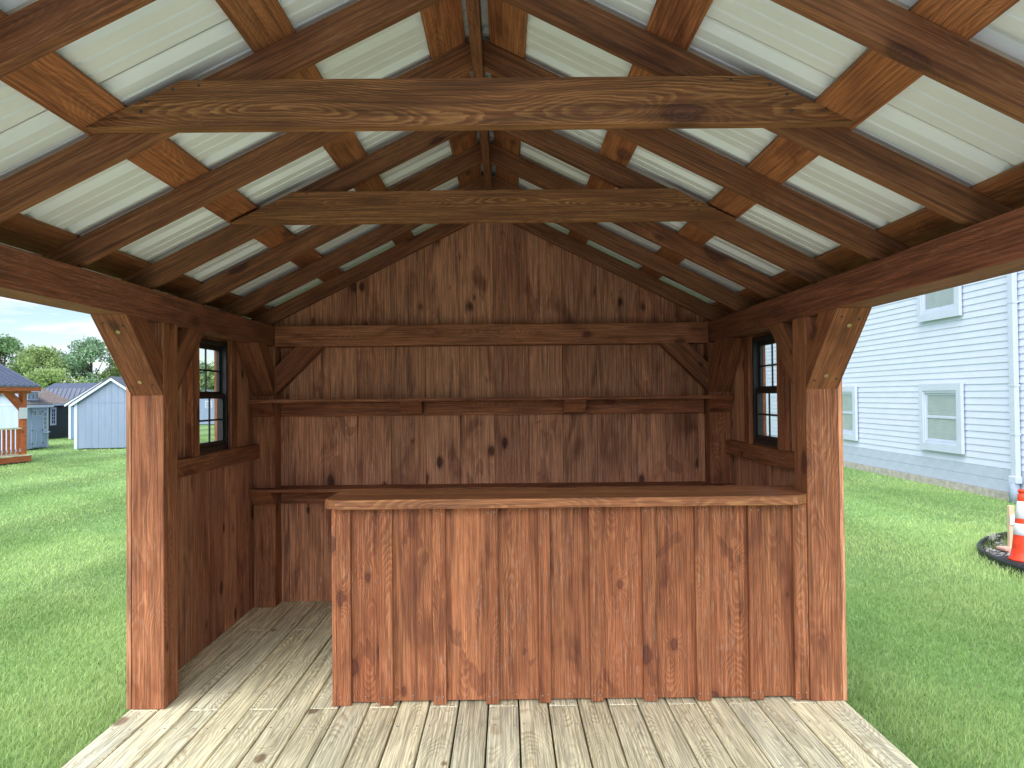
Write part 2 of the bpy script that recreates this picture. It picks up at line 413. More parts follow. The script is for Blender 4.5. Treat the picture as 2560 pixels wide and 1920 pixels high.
# braces: polygon in a plane, swept across; bolts and screws are sub-parts
def brace_y(sx, ybase, zlow, rise, sgn, wdt=6.0, vert=7.6):
    """brace lying in the YZ plane on side sx; foot on the post face at ybase, running sgn*Y up to the beam"""
    xa, xb = sorted((sx * 60.03, sx * (60.03 + wdt)))
    yt = ybase + sgn * rise
    pts = [(xa, ybase, zlow), (xa, yt, zlow + rise), (xa, yt - sgn * vert, zlow + rise), (xa, ybase, zlow + vert)]
    return prism('brace', pts, (xb - xa, 0, 0), W_BRACE, pav, (0, sgn, 1), (0, -sgn, 1), 0.08)
NAILD = plain('dark_nail', (0.09, 0.085, 0.08), 0.5, 0.1, metal=0.4)
def bolt(br, p, n, r=0.36):
    p = Vector(p); n = Vector(n).normalized()
    t = n.orthogonal().normalized(); s = n.cross(t)
    v, f = [], []
    for rad, h in ((r, -0.1), (r, 0.12), (r * .6, 0.16), (r * .5, 0.05)):
        for k in range(12):
            a = k * math.pi / 6
            v.append(p + t * rad * math.cos(a) + s * rad * math.sin(a) + n * h)
    for i in range(3):
        for k in range(12): f.append((i * 12 + k, i * 12 + (k + 1) % 12, (i + 1) * 12 + (k + 1) % 12, (i + 1) * 12 + k))
    f.append(tuple(range(36, 48)))
    return poly('bolt' if r > .25 else 'nail', v, f, BRASS if r > .25 else NAILD, br)
for sx in (-1, 1):
    b1 = brace_y(sx, 0.0, 58.1, 13.7, -1)
    for (dx, q) in ((-0.2, .18), (0.3, .8)):
        bolt(b1, (sx * (63 + dx * sx), -13.7 * q, 58.1 + 13.7 * q), (0, -1, -1))
    for (dx, q) in ((-2, .12), (1.9, .14), (-1.6, .9), (1.6, .87)):
        bolt(b1, (sx * 63 + dx, -13.7 * q, 58.1 + 13.7 * q), (0, -1, -1), 0.2)
    brace_y(sx, 6.0, 58.6, 13.2, 1, 5.6)
    b2 = brace_y(sx, 66.5, 58.0, 13.8, -1, 5.8)
    for (dx, q) in ((1.2, .35), (-1.2, .08), (0.5, .1)):
        bolt(b2, (sx * 63 + dx, 66.5 - 13.8 * q, 58.0 + 13.8 * q), (0, -1, -1), 0.16)
    # braces up to the tie beam
    pts = [(sx * 59.97, 66.6, 58.4), (sx * 46.7, 66.6, 71.65), (sx * 54.3, 66.6, 71.65), (sx * 59.97, 66.6, 66.0)]
    prism('brace', pts, (0, 3.6, 0), W_BRACE, pav, (-sx, 0, 1), (0, 1, 0), 0.08)

# rafters, ridge, collar ties, purlins
ZR, ZRB = 112.6, 108.4                       # rafter top / bottom planes at X = 0, falling 1:2
RY = [66.5 - 23.1 * k for k in range(8)]
RTH = 1.65
for k, y in enumerate(RY):
    for sx in (-1, 1):
        xr, xe = 0.82, 69.0
        zz = lambda q, x: q - 0.5 * x
        pts = [(sx * xr, y, zz(ZR, xr)), (sx * xe, y, zz(ZR, xe)), (sx * xe, y, zz(ZRB, xe)),
               (sx * 66.02, y, zz(ZRB, 66.02)), (sx * 66.02, y, ZT), (sx * 62.1, y, ZT), (sx * xr, y, zz(ZRB, xr))]
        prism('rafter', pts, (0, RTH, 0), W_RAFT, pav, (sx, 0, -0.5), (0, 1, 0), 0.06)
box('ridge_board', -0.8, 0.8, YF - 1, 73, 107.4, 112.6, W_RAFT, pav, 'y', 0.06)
for y, zb_, dzr in ((RY[5], 89.65, 0.1), (RY[3], 89.1, 0.1)):
    for_top = 5.65
    xl = 2 * (ZRB + 1.5 - zb_)                 # tip on the rafter
    xt = xl - 2 * for_top + 0.6
    y0 = y - 2.0
    pts = [(-45.9, y0, zb_), (45.9, y0, zb_ + dzr), (34.7, y0, zb_ + for_top + dzr), (-34.4, y0, zb_ + for_top)]
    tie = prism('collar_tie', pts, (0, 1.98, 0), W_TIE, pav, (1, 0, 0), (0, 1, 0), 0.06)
    for sx in (-1, 1):
        for dx, dz in ((42.5, 1.5), (38.5, 1.6), (38.2, 3.3), (35.0, 4.6), (31.5, 5.0)):
            bolt(tie, (sx * dx + random.uniform(-.8, .8), y0, zb_ + dz + random.uniform(-.3, .3)), (0, -1, 0), 0.17)
nrm = Vector((0.5, 0, 1)).normalized()
for sx in (-1, 1):
    n = Vector((sx * 0.5, 0, 1)).normalized()
    for (xa, xb) in ((1.8, 7.0), (21.3, 26.4), (41.1, 46.4), (61.2, 66.4)):
        pa = Vector((sx * xa, YF - 2, ZR - .5 * xa)); pb = Vector((sx * xb, YF - 2, ZR - .5 * xb))
        off = n * 0.02
        q = [pa + off, pb + off, pb + n * 0.82, pa + n * 0.82]
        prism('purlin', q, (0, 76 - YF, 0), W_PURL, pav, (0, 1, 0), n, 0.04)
    # ribbed sheets, 36 wide, lapped
    edges = [-99.0, -90.4, -54.4, -18.4, 17.6, 53.6, 76.0]
    dn = Vector((sx, 0, -0.5)).normalized()
    def prof(y0, y1):
        pr = []
        y = y0; u0 = -54.4
        def h(yv):
            t = (yv - u0) % 9.0
            if t < 0.15: return None
            return None
        ks = []
        k = math.floor((y0 - u0) / 9.0) - 1
        while u0 + 9 * k < y1 + 9:
            b0 = u0 + 9 * k
            ks += [(b0 - 1.25, 0), (b0 - 0.45, 0.85), (b0 + 0.45, 0.85), (b0 + 1.25, 0),
                   (b0 + 3.0, 0), (b0 + 3.2, 0.3), (b0 + 3.3, 0.3), (b0 + 3.5, 0),
                   (b0 + 5.5, 0), (b0 + 5.7, 0.3), (b0 + 5.8, 0.3), (b0 + 6.0, 0)]
            k += 1
        ks = sorted(ks)
        def val(yv):
            for (a, ha), (c_, hc) in zip(ks[:-1], ks[1:]):
                if a <= yv <= c_: return ha + (hc - ha) * (yv - a) / (c_ - a)
            return 0
        return [(y0, val(y0))] + [p for p in ks if y0 < p[0] < y1] + [(y1, val(y1))]
    for j, (e0, e1) in enumerate(zip(edges[:-1], edges[1:])):
        pr = prof(e0, e1 + (1.05 if j < len(edges) - 2 else 0))
        base = n * (0.84 + 0.2 * (j % 2))
        v, f = [], []
        top = Vector((sx * 0.5, 0, ZR - .25)); bot = Vector((sx * 71, 0, ZR - 35.5))
        for p0 in (top, bot):
            for (yy, hh) in pr:
                v.append(Vector((p0.x, yy, p0.z)) + base + n * hh)
        for p0 in (top, bot):
            for (yy, hh) in pr:
                v.append(Vector((p0.x, yy, p0.z)) + base + n * (hh + 0.025))
        m = len(pr)
        for i in range(m - 1):
            f.append((i, i + 1, m + i + 1, m + i)); f.append((2 * m + i, 3 * m + i, 3 * m + i + 1, 2 * m + i + 1))
        f += [(0, m, 3 * m, 2 * m), (m - 1, 3 * m - 1, 4 * m - 1, 2 * m - 1)]
        poly('roof_sheet', v, f, METAL, pav, dn, n)
prism('ridge_cap', [(-7, YF - 3, ZR + 0.2 - 3.5 + 1.9), (0, YF - 3, ZR + 2.2), (7, YF - 3, ZR + 0.2 - 3.5 + 1.9), (7, YF - 3, ZR - 1.3), (0, YF - 3, ZR + 2.15), (-7, YF - 3, ZR - 1.3)], (0, 79 - YF, 0), METAL, pav, (0, 1, 0), (0, 0, 1), 0)

for sx in (-1, 1):
    xa, xb = sorted((sx * 69.05, sx * 69.85))
    box('fascia', xa, xb, YF - 2, 74, 73.6, 77.95, W_BEAM, pav, 'y', 0.05)  # hidden behind the beam, added to block light leaking in at the eaves
# back wall boards, cut to the roof line
xs = [-66.0, -59.2, -57.9, -48.2] + [-48.2 + 9.72 * k for k in range(1, 11)] + [58.2, 60.6, 66.0]
for xa, xb in zip(xs[:-1], xs[1:]):
    a_ = xa + 0.05; b_ = xb - 0.05
    dy = random.uniform(0, 0.12)
    top = lambda x: ZR - 0.5 * abs(x) - 0.1
    pts = [(a_, 72.06 + dy, 0.06), (b_, 72.06 + dy, 0.06), (b_, 72.06 + dy, top(b_))]
    if a_ < 0 < b_: pts.append((0, 72.06 + dy, top(0)))
    pts.append((a_, 72.06 + dy, top(a_)))
    prism('wall_board', pts, (0, 0.85, 0), W_WALL, pav, (0, 0, 1), (0, 1, 0), 0.05)
prism('wall_backing', [(-66, 73.15, 0.1), (66, 73.15, 0.1), (66, 73.15, ZR - 33.2), (0, 73.15, ZR - .2), (-66, 73.15, ZR - 33.2)], (0, 0.4, 0), W_WALL, pav, (0, 0, 1), (0, 1, 0), 0)

# side walls: boards, rail, studs and a black window each
def side_wall(sx):
    ys = [0.0, 6.6, 15.2, 27.1, 46.1, 53.6, 62.9, 72.0]
    win = (27.1, 46.1)
    z0w, z1w = 45.1, 71.3
    def bd(y0, y1, z0, z1):
        o = random.uniform(0, .1)
        xa, xb = sorted((sx * (66.04 + o), sx * (66.9 + o)))
        box('wall_board', xa, xb, y0 + .04, y1 - .04, z0, z1, W_WALL, pav, 'z', 0.05)
    for a_, b_ in zip(ys[:-1], ys[1:]):
        if (a_, b_) == win:
            for c0, c1 in ((27.1, 36.6), (36.6, 46.1)):
                bd(c0, c1, 0.05, z0w); 
            bd(27.1, 46.1, z1w, ZT - 0.1)
        else:
            bd(a_, b_, 0.05, ZT - 0.1)
    xi, xo = sx * 64.35, sx * 66.0
    xa, xb = sorted((xi, xo))
    box('rail', xa, xb, 6.02, 66.48, 41.0, 44.8, W_BOARD, pav, 'y')
    box('stud', xa, xb, 23.2, 26.9, 44.84, ZB, W_BOARD, pav, 'z')
    box('stud', xa, xb, 46.2, 50.0, 44.84, ZB, W_BOARD, pav, 'z')
    # outside trim seen through the glass
    ta, tb = sorted((sx * 67.0, sx * 68.6))
    box('window_trim', ta, tb, 24.6, 27.3, 42.6, 73.6, W_BOARD, pav, 'z')
    box('window_trim', ta, tb, 45.9, 48.6, 42.6, 73.6, W_BOARD, pav, 'z')
    box('window_trim', ta, tb, 27.32, 45.88, 42.6, 45.2, W_BOARD, pav, 'y')
    box('window_trim', ta, tb, 27.32, 45.88, 71.2, 73.6, W_BOARD, pav, 'y')
    # window: frame > panes, sash bars
    y0, y1, z0, z1 = 27.15, 46.1, 45.15, 71.3
    fa, fb = sorted((sx * 65.3, sx * 67.6))
    t = 1.0
    v, f = [], []
    for (a0, a1, c0, c1) in ((y0, y0 + t, z0, z1), (y1 - t, y1, z0, z1), (y0 + t, y1 - t, z0, z0 + t), (y0 + t, y1 - t, z1 - t, z1)):
        k = len(v)
        v += [(x, y, z) for x in (fa, fb) for y in (a0, a1) for z in (c0, c1)]
        f += [tuple(k + i for i in q) for q in BOXF]
    fr = poly('window', v, f, BLACK, pav)
    zm = 58.3
    for nm, xo_, c0, c1 in (('upper', 66.95, zm - 0.3, z1 - t), ('lower', 66.1, z0 + t, zm + 0.3)):
        s0, s1 = sorted((sx * (xo_ - 0.35), sx * (xo_ + 0.35)))
        b_ = 1.15
        v, f = [], []
        for (a0, a1, d0, d1) in ((y0 + t, y0 + t + b_, c0, c1), (y1 - t - b_, y1 - t, c0, c1), (y0 + t + b_, y1 - t - b_, c0, c0 + b_), (y0 + t + b_, y1 - t - b_, c1 - b_, c1)):
            k = len(v)
            v += [(x, y, z) for x in (s0, s1) for y in (a0, a1) for z in (d0, d1)]
            f += [tuple(k + i for i in q) for q in BOXF]
        poly('sash', v, f, BLACK, fr)
        ym = (y0 + y1) / 2; zq = (c0 + c1) / 2
        m0, m1 = sorted((sx * (xo_ - 0.16), sx * (xo_ + 0.16)))
        box('muntin', m0, m1, ym - .22, ym + .22, c0 + b_, c1 - b_, BLACK, fr, 'z', 0.02)
        for q0, q1 in ((y0 + t + b_, ym - .22), (ym + .22, y1 - t - b_)):
            box('muntin', m0, m1, q0, q1, zq - .22, zq + .22, BLACK, fr, 'y', 0.02)
            for d0, d1 in ((c0 + b_, zq - .22), (zq + .22, c1 - b_)):
                xg = sx * xo_
                poly('pane', [(xg, q0 - .1, d0 - .1), (xg, q1 + .1, d0 - .1), (xg, q1 + .1, d1 + .1), (xg, q0 - .1, d1 + .1)], [(0, 1, 2, 3)], GLASS, fr, (0, 1, 0), (1, 0, 0))
side_wall(-1); side_wall(1)

# back shelves: board, ledger and brackets
for (z1, yf, zl0, zl1, zbk) in ((57.05, 63.3, 52.2, 56.05, 52.3), (32.75, 62.7, 27.9, 31.0, 27.9)):
    th = 0.85
    sh = box('shelf', -65.95, 65.95, yf, 66.42, z1 - th, z1, W_BOARD, pav, 'x', 0.05)
    box('shelf_back', -59.95, 59.95, 66.46, 71.98, z1 - th - .02, z1 - .02, W_BOARD, sh, 'x', 0.05)
    box('ledger', -59.6, 59.6, 70.4, 72.0, zl0, zl1, W_BOARD, sh, 'x', 0.05)
    for sx in (-1, 1):
        xa = sx * 60.03
        pts = [(xa, yf + .15, z1 - th - .04), (xa, 66.47, z1 - th - .04), (xa, 66.47, zbk)]
        prism('bracket', pts, (sx * 5.85, 0, 0), W_BOARD, sh, (1, 0, 0), (0, 1, 1), 0.05)
    for xa in (-25.3, 19.7):
        pts = [(xa, yf + .4, z1 - th - .04), (xa, 70.36, z1 - th - .04), (xa, 70.36, zbk + .5), (xa, yf + 3.2, zbk + .5)]
        prism('bracket', pts, (5.9, 0, 0), W_BOARD, sh, (1, 0, 0), (0, 1, 1), 0.05)

# ------------------------------------------------------------------ bar counter
bar = thing('bar_counter', (16, 5, 0), 'board and batten bar counter with thick top and clipped corners', 'counter')
bat = [(-28.15, -25.5), (-20.2, -17.7), (-10.2, -7.8), (-0.4, 2.0), (9.5, 11.7), (19.1, 21.5), (29.0, 31.5), (38.9, 41.6), (48.9, 51.4), (57.3, 59.9)]
be = [-28.1] + [(a + b_) / 2 for a, b_ in bat[1:-1]] + [59.95]
for a_, b_ in zip(be[:-1], be[1:]):
    dy = random.uniform(0, .1)
    box('panel_board', a_ + .06, b_ - .06, 1.4 + dy, 2.2 + dy, 0.25 + random.uniform(0, .25), 36.7, W_BOARD, bar, 'z', 0.05)
for a_, b_ in bat:
    box('batten', a_, b_, 0.2 + random.uniform(-.05, .1), 1.37, 0.08 + random.uniform(0, .3), 36.75, W_BOARD, bar, 'z', 0.06)
for k, (y0, y1) in enumerate(((0.2, 3.1), (3.15, 11.5))):
    box('side_board', -28.95, -28.17, y0, y1, 0.1, 36.75, W_BOARD, bar, 'z', 0.05)
# top in two planks with clipped corners
ptsA = [(-27.8, -2.1, 36.8), (57.5, -2.1, 36.8), (59.95, 0.2, 36.8), (59.95, 5.0, 36.8), (-30.0, 5.0, 36.8), (-30.0, -0.3, 36.8)]
prism('counter_top', ptsA, (0, 0, 1.75), W_TOP, bar, (1, 0, 0), (0, 1, 0.6), 0.1)
ptsB = [(-30.0, 5.05, 36.8), (59.95, 5.05, 36.8), (59.95, 6.05, 36.8), (64.3, 6.05, 36.8), (64.3, 13.4, 36.8), (-30.0, 13.4, 36.8)]
prism('counter_top', ptsB, (0, 0, 1.73), W_TOP, bar, (1, 0, 0), (0, 1, 0.6), 0.08)
# nails: one joined part
sv, sf = [], []
def nail(x, y, z, r=0.12):
    k0 = len(sv)
    for dy in (0, 0.15):
        for k in range(8):
            a = k * math.pi / 4; sv.append(((x + r * math.cos(a)) * U, (y - .05 + dy) * U, (z + r * math.sin(a)) * U))
    for k in range(8): sf.extend([k0 + k, k0 + 8 + k, k0 + 8 + (k + 1) % 8, k0 + (k + 1) % 8])
    sf.extend([k0, k0 + 1, k0 + 2, k0 + 3, k0, k0 + 3, k0 + 4, k0 + 7, k0 + 4, k0 + 5, k0 + 6, k0 + 7])
for a_, b_ in bat:
    for z in (35.7, 1.6):
        nail(a_ + .6, 0.16, z); nail(b_ - .6, 0.16, z + random.uniform(-.2, .2))
for a_, b_ in zip(be[:-1], be[1:]):
    for z in (36.1, 1.4):
        nail((a_ + b_) / 2 + random.uniform(-1, 1), 1.38, z)
npmesh('nail_heads', np.array(sv), np.array(sf), 4, SCREW, bar, 'stuff')

# ------------------------------------------------------------------ white house on the right
HX = 298.0
HY0, HY1 = 150.0, 820.0
house = thing('white_house', (HX + 100, 480, GZ), 'white two storey house with vinyl siding and a block foundation', 'house')
BLOCK = plain('painted_block', (0.50, 0.56, 0.69), 0.7, 0.05, 5, bstr=0.3)
FOOT = plain('concrete_footing', (0.46, 0.43, 0.38), 0.9, 0.25, 9, bstr=0.6)
ROOFG = plain('grey_shingle', (0.13, 0.125, 0.13), 0.9, 0.3, 12, bstr=0.5)
box('house_body', HX + 0.9, HX + 200, HY0, HY1, GZ, 205, VINYL, house, 'y', 0)
prism('roof', [(HX - 12, HY0 - 10, 203), (HX + 100, HY0 - 10, 262), (HX + 212, HY0 - 10, 203), (HX + 212, HY0 - 10, 206), (HX + 100, HY0 - 10, 266), (HX - 12, HY0 - 10, 206)], (0, HY1 - HY0 + 20, 0), ROOFG, house, (0, 1, 0), (0, 0, 1), 0)
ex = 4.2
n_c = int((203 - 11.7) / ex)
for k in range(n_c):
    z = 11.7 + ex * k
    sm = (412.0, 546.0, 322.0, 468.0, 602.0)[k % 5]
    cuts = [HY0, sm - 150, sm, sm + 146, HY1]
    for j, (c0, c1) in enumerate(zip(cuts[:-1], cuts[1:])):
        o_ = random.uniform(-.04, .04) - 0.05 * (j % 2)
        zz0 = z + random.uniform(-.06, .06)
        prism('siding_board', [(HX + 0.85, c0, z + ex + .25), (HX + 0.55, c0, z + ex + .25), (HX + 0.05 + o_, c0, zz0 + 0.18), (HX + 0.05 + o_, c0, zz0), (HX + .85, c0, zz0)], (0, c1 - c0 + (.6 if j < 3 else 0), 0), VINYL, house, (0, 1, 0), (1, 0, 0), 0)
# foundation blocks (visible stretch) over a footing
bm0 = None
for r_ in range(2):
    z0 = -2.0 + r_ * 6.9
    y = 262.0 + (8 if r_ % 2 else 0)
    while y < 640:
        if bm0 is None:
            bm0 = box('foundation_block', HX + 0.15, HX + 0.88, y + .1, y + 15.9, z0 + .06, z0 + 6.82, BLOCK, house, 'y', 0.08)
            bm00 = WM[bm0.name].copy(); yb, zb0 = y, z0
        else:
            mw = bm00.copy(); mw.translation += Vector((random.uniform(-.05, .05), y - yb, z0 - zb0)) * U
            clone(bm0, house, mw, 'foundation_block')
        y += 16
box('footing', HX - 0.7, HX + 0.85, HY0, HY1, GZ - 3, -2.1, FOOT, house, 'y', 0.1)
def house_window(y0, y1, z0, z1, name='window'):
    o = 3.6
    def ring(nm, x0, x1, a0, a1, c0, c1, tt, par, tb=None):
        tb = tb or tt
        v, f = [], []
        for (p0, p1, d0, d1) in ((a0, a0 + tt, c0, c1), (a1 - tt, a1, c0, c1), (a0 + tt, a1 - tt, c0, c0 + tb), (a0 + tt, a1 - tt, c1 - tt, c1)):
            k = len(v); v += [(x, y, z) for x in (x0, x1) for y in (p0, p1) for z in (d0, d1)]
            f += [tuple(k + i for i in q) for q in BOXF]
        return poly(nm, v, f, TRIMW, par)
    wn = ring('window', HX -2.90, HX -0.80, y0, y1, z0, z1, 4.6, house, 5.2)
    ring('casing', HX -2.30, HX -0.85, y0 + 4.62, y1 - 4.62, z0 + 5.22, z1 - 4.62, 1.5, wn)
    a0, a1, c0, c1 = y0 + 6.2, y1 - 6.2, z0 + 6.8, z1 - 6.2
    zm = (c0 + c1) / 2
    ring('sash', HX -1.45, HX -0.90, a0, a1, c0, zm + 0.6, 1.5, wn)
    ring('sash', HX -1.25, HX -0.75, a0, a1, zm - 0.6, c1, 1.5, wn)
    for xg, d0, d1 in ((HX -1.20, c0 + 1.4, zm), (HX -1.00, zm, c1 - 1.4)):
        poly('pane', [(xg, a0 + 1.3, d0), (xg, a1 - 1.3, d0), (xg, a1 - 1.3, d1), (xg, a0 + 1.3, d1)], [(0, 1, 2, 3)], GLASS2, wn, (0, 1, 0), (1, 0, 0))
    # blind: corrugated slats just behind the glass
    v, f = [], []
    z = c0 + 1
    while z < c1 - 1:
        k = len(v)
        v += [(HX -1.0, a0 + 1.4, z), (HX -1.0, a1 - 1.4, z), (HX -0.55, a1 - 1.4, z + 1.1), (HX -0.55, a0 + 1.4, z + 1.1)]
        f.append((k, k + 1, k + 2, k + 3)); z += 1.0
    poly('blind', v, f, BLIND, wn)
GLASS2 = glass('house_glass', (0.84, 0.88, 0.88))
BLIND = plain('window_blind', (0.66, 0.71, 0.72), 0.6, 0.05)
house_window(336.2, 384.8, 17.3, 62.9)
house_window(336.2, 384.8, 106.6, 152.2)
house_window(481.0, 529.6, 17.3, 62.9)
house_window(481.0, 529.6, 106.6, 152.2)
# downspout with elbow into a drain riser
ds = box('downspout', HX - 3.4, HX - 0.4, 284.4, 289.6, 8.0, 200, TRIMW, house, 'z', 0.5)
for z in (108, 60, 32):
    box('strap', HX - 3.55, HX - 0.3, 284.2, 289.8, z, z + 1.2, TRIMW, ds, 'y', 0.05)
box('adapter', HX - 4.2, HX - 0.3, 283.6, 290.4, 4.4, 8.6, TRIMW, ds, 'z', 0.4)
DRAIN = plain('blue_grey_pipe', (0.33, 0.40, 0.52), 0.5, 0.08)
lathe('drain_riser', [(2.6, 0), (2.6, 11.8), (2.3, 11.8), (2.3, 11.5)], (HX - 2.9, 287, GZ), DRAIN, ds, 20)

# ------------------------------------------------------------------ traffic cone, edging, gravel bed, stake
ORANGE = plain('cone_orange', (0.76, 0.05, 0.014), 0.5, 0.22, 22, bstr=0.25)
REFL = plain('reflective_band', (0.72, 0.75, 0.82), 0.35, 0.05, 20)
RUBBER = plain('black_rubber', (0.02, 0.021, 0.024), 0.6, 0.2)
cx_, cy_ = 194.6, 135.5
cone = thing('traffic_cone', (cx_, cy_, GZ), 'orange traffic cone with two white reflective bands on a black base', 'cone')
cr_ = lambda z: 4.35 - (4.35 - 1.55) * (z - 1.4) / 24.6
box('cone_base', cx_ - 7, cx_ + 7, cy_ - 7, cy_ + 7, GZ + 0.75, GZ + 2.1, RUBBER, cone, 'x', 0.35)
lathe('cone_body', [(5.1, 2.1), (5.1, 2.5), (4.45, 2.9), (cr_(6), 6), (cr_(12), 12), (cr_(20), 20), (cr_(25), 25), (1.75, 26.1), (1.35, 26.2), (1.35, 27.0), (1.6, 27.1), (1.6, 27.9), (1.2, 27.95), (1.1, 26)], (cx_, cy_, GZ), ORANGE, cone, 32)
for z0, z1 in ((11.4, 15.6), (17.4, 23.7)):
    lathe('reflective_band', [(cr_(z0) + .02, z0), (cr_(z0) + .09, z0 + .05), (cr_(z1) + .09, z1 - .05), (cr_(z1) + .02, z1)], (cx_, cy_, GZ), REFL, cone, 32)
# edging: wavy strip bent round the bed
bed_pts = [(262, 186), (240, 186), (222, 181), (205, 171), (193, 159), (185.5, 147), (182.5, 136), (180.5, 126), (180.5, 114), (184, 100), (192, 88), (206, 80), (228, 76), (262, 76)]
def spline(pts, n=8):
    o = []
    P = [Vector((*p, 0)) for p in pts]
    for i in range(len(P) - 1):
        p0, p1, p2, p3 = P[max(i - 1, 0)], P[i], P[i + 1], P[min(i + 2, len(P) - 1)]
        for k in range(n):
            t = k / n
            o.append(0.5 * ((2 * p1) + (p2 - p0) * t + (2 * p0 - 5 * p1 + 4 * p2 - p3) * t * t + (3 * p1 - p0 - 3 * p2 + p3) * t ** 3))
    o.append(P[-1]); return o
curve = spline(bed_pts)
EDGE = plain('black_edging', (0.02, 0.022, 0.025), 0.45, 0.2)
v, f = [], []
prf = [(-.15, -1), (-.15, 1.2), (-.35, 1.5), (-.15, 1.8), (-.15, 3.0), (-.45, 3.3), (-.45, 4.0), (.0, 4.35), (.45, 4.0), (.45, 3.3), (.15, 3.0), (.15, 1.8), (.35, 1.5), (.15, 1.2), (.15, -1)]
for i, p in enumerate(curve):
    t = (curve[min(i + 1, len(curve) - 1)] - curve[max(i - 1, 0)]).normalized(); nn = Vector((t.y, -t.x, 0))
    for o_, h_ in prf: v.append(p + nn * o_ + Vector((0, 0, GZ + h_)))
m = len(prf)
for i in range(len(curve) - 1):
    for k in range(m - 1): f.append((i * m + k, (i + 1) * m + k, (i + 1) * m + k + 1, i * m + k + 1))
edg = thing('landscape_edging', (183, 130, GZ), 'black plastic edging strip curving round the gravel bed', 'edging')
poly('edging_strip', v, f, EDGE, edg, smooth=True)
for p in ((203.2, 167.6), (187.2, 147.0)):
    box('edging_stake', p[0] - .4, p[0] + .4, p[1] - .4, p[1] + .4, GZ - 1, GZ + 3.6, RUBBER, edg, 'z', 0.1)
# gravel: a soil sheet with stones
inner = [(p.x, p.y) for p in curve]
def inside(x, y, pg):
    c = False; j = len(pg) - 1
    for i in range(len(pg)):
        if (pg[i][1] > y) != (pg[j][1] > y) and x < (pg[j][0] - pg[i][0]) * (y - pg[i][1]) / (pg[j][1] - pg[i][1]) + pg[i][0]: c = not c
        j = i
    return c
SOIL = plain('bed_soil', (0.09, 0.075, 0.06), 0.95, 0.3, 10)
so = poly('gravel_soil', [(x, y, GZ + 0.35) for x, y in inner], [tuple(range(len(inner)))], SOIL)
tag(so, 'dark soil under the gravel inside the black edging', 'soil', kind='structure')
STONE = NB('gravel_stone')
ca = STONE.n('ShaderNodeVertexColor'); ca.layer_name = 'tint'
STONE = STONE.bsdf(ca.outputs[0], 0.85)
ico = bmesh.new(); bmesh.ops.create_icosphere(ico, subdivisions=1, radius=1.0)
iv = np.array([v_.co[:] for v_ in ico.verts]); fi = np.array([[v_.index for v_ in f_.verts] for f_ in ico.faces]); ico.free()
VV, FF, CC = [], [], []
k = 0
while k < 1500:
    x, y = random.uniform(180, 262), random.uniform(76, 186)
    if not inside(x, y, inner): continue
    if x > 235: 
        if random.random() < .6: continue
    s = random.uniform(.45, 1.15)
    p = iv * (1 + rng.normal(0, .13, iv.shape)) * np.array([s, s * random.uniform(.6, 1), s * .5])
    a = random.uniform(0, 6.28); ca_, sa_ = math.cos(a), math.sin(a)
    p = p @ np.array([[ca_, sa_, 0], [-sa_, ca_, 0], [0, 0, 1]])
    p = p + np.array([x, y, GZ + .5 + s * .2])
    VV.append(p * U); FF.append(fi + len(iv) * k)
    g = random.uniform(.14, .42); CC.append(np.tile([g * random.uniform(.98, 1.06), g, g * random.uniform(.95, 1.1), 1], (len(iv), 1)))
    k += 1
gv = npmesh('gravel', np.concatenate(VV), np.concatenate(FF).ravel(), 3, STONE, None, 'stuff', np.concatenate(CC))
tag(gv, 'grey and purple gravel inside the black edging ring', 'gravel')
# stake on pink board feet
CREAM = plain('bare_pine', (0.66, 0.53, 0.36), 0.6, 0.1)
PINK = plain('pinkish_board', (0.72, 0.42, 0.33), 0.6, 0.12)
stk = thing('sign_stake', (205.5, 156.5, GZ), 'bare pine stake with a white tag on pinkish board feet, behind the cone', 'stake')
prism('stake', [(203.2, 156, GZ + 2.4), (205.4, 156, GZ + 2.4), (204.9, 155.2, GZ + 19), (202.7, 155.2, GZ + 19)], (0, 1.4, 0), CREAM, stk, (0, 0, 1), (0, 1, 0), 0.05)
prism('tag', [(203.0, 155.2, GZ + 11.4), (205.1, 155.2, GZ + 11.4), (205.0, 154.85, GZ + 15.4), (202.9, 154.85, GZ + 15.4)], (0, .1, 0), REFL, stk, (0, 0, 1), (0, 1, 0), 0)
box('foot_board', 199.4, 212, 153.0, 158.6, GZ + 1.55, GZ + 2.45, PINK, stk, 'x', 0.05)
box('foot_board', 200.6, 213, 152.4, 157.8, GZ + 0.6, GZ + 1.5, PINK, stk, 'x', 0.05)

# ------------------------------------------------------------------ sheds on the left
def cladding(name, col, pitch_, ax='x', rough=.6):
    b = NB(name)
    P = b.n('ShaderNodeTexCoord').outputs['Object']
    s = b.n('ShaderNodeSeparateXYZ'); b.setin(s.inputs[0], P)
    t = b.math('FRACT', b.math('DIVIDE', s.outputs[{'x': 0, 'y': 1, 'z': 2}[ax]], pitch_ * U))
    g = b.math('MULTIPLY', b.step(t, 0.0, 0.06), b.step(t, 1.0, 0.94))
    n1 = b.noise(b.vmath('MULTIPLY', P, (6, 6, 1)), 1, 3)
    c2 = b.mix(1.0, col, b.step(n1, .3, .7, .94, 1.05), 'MULTIPLY')
    return b.bsdf(c2, rough, 0, 0.4, bump=g, bstr=0.8, bdist=0.01)
GREYB = cladding('pale_blue_cladding', (0.235, 0.30, 0.43), 8)
PALEB = cladding('light_blue_cladding', (0.42, 0.51, 0.70), 8)
MIDB = cladding('blue_cladding', (0.16, 0.24, 0.40), 8)
DARKC = cladding('dark_cladding', (0.035, 0.045, 0.06), 8)
SHING = plain('brown_shingle', (0.20, 0.165, 0.155), 0.9, 0.35, 9, bstr=0.5)
DROOF = plain('dark_roof_metal', (0.09, 0.10, 0.125), 0.4, 0.1, 3)
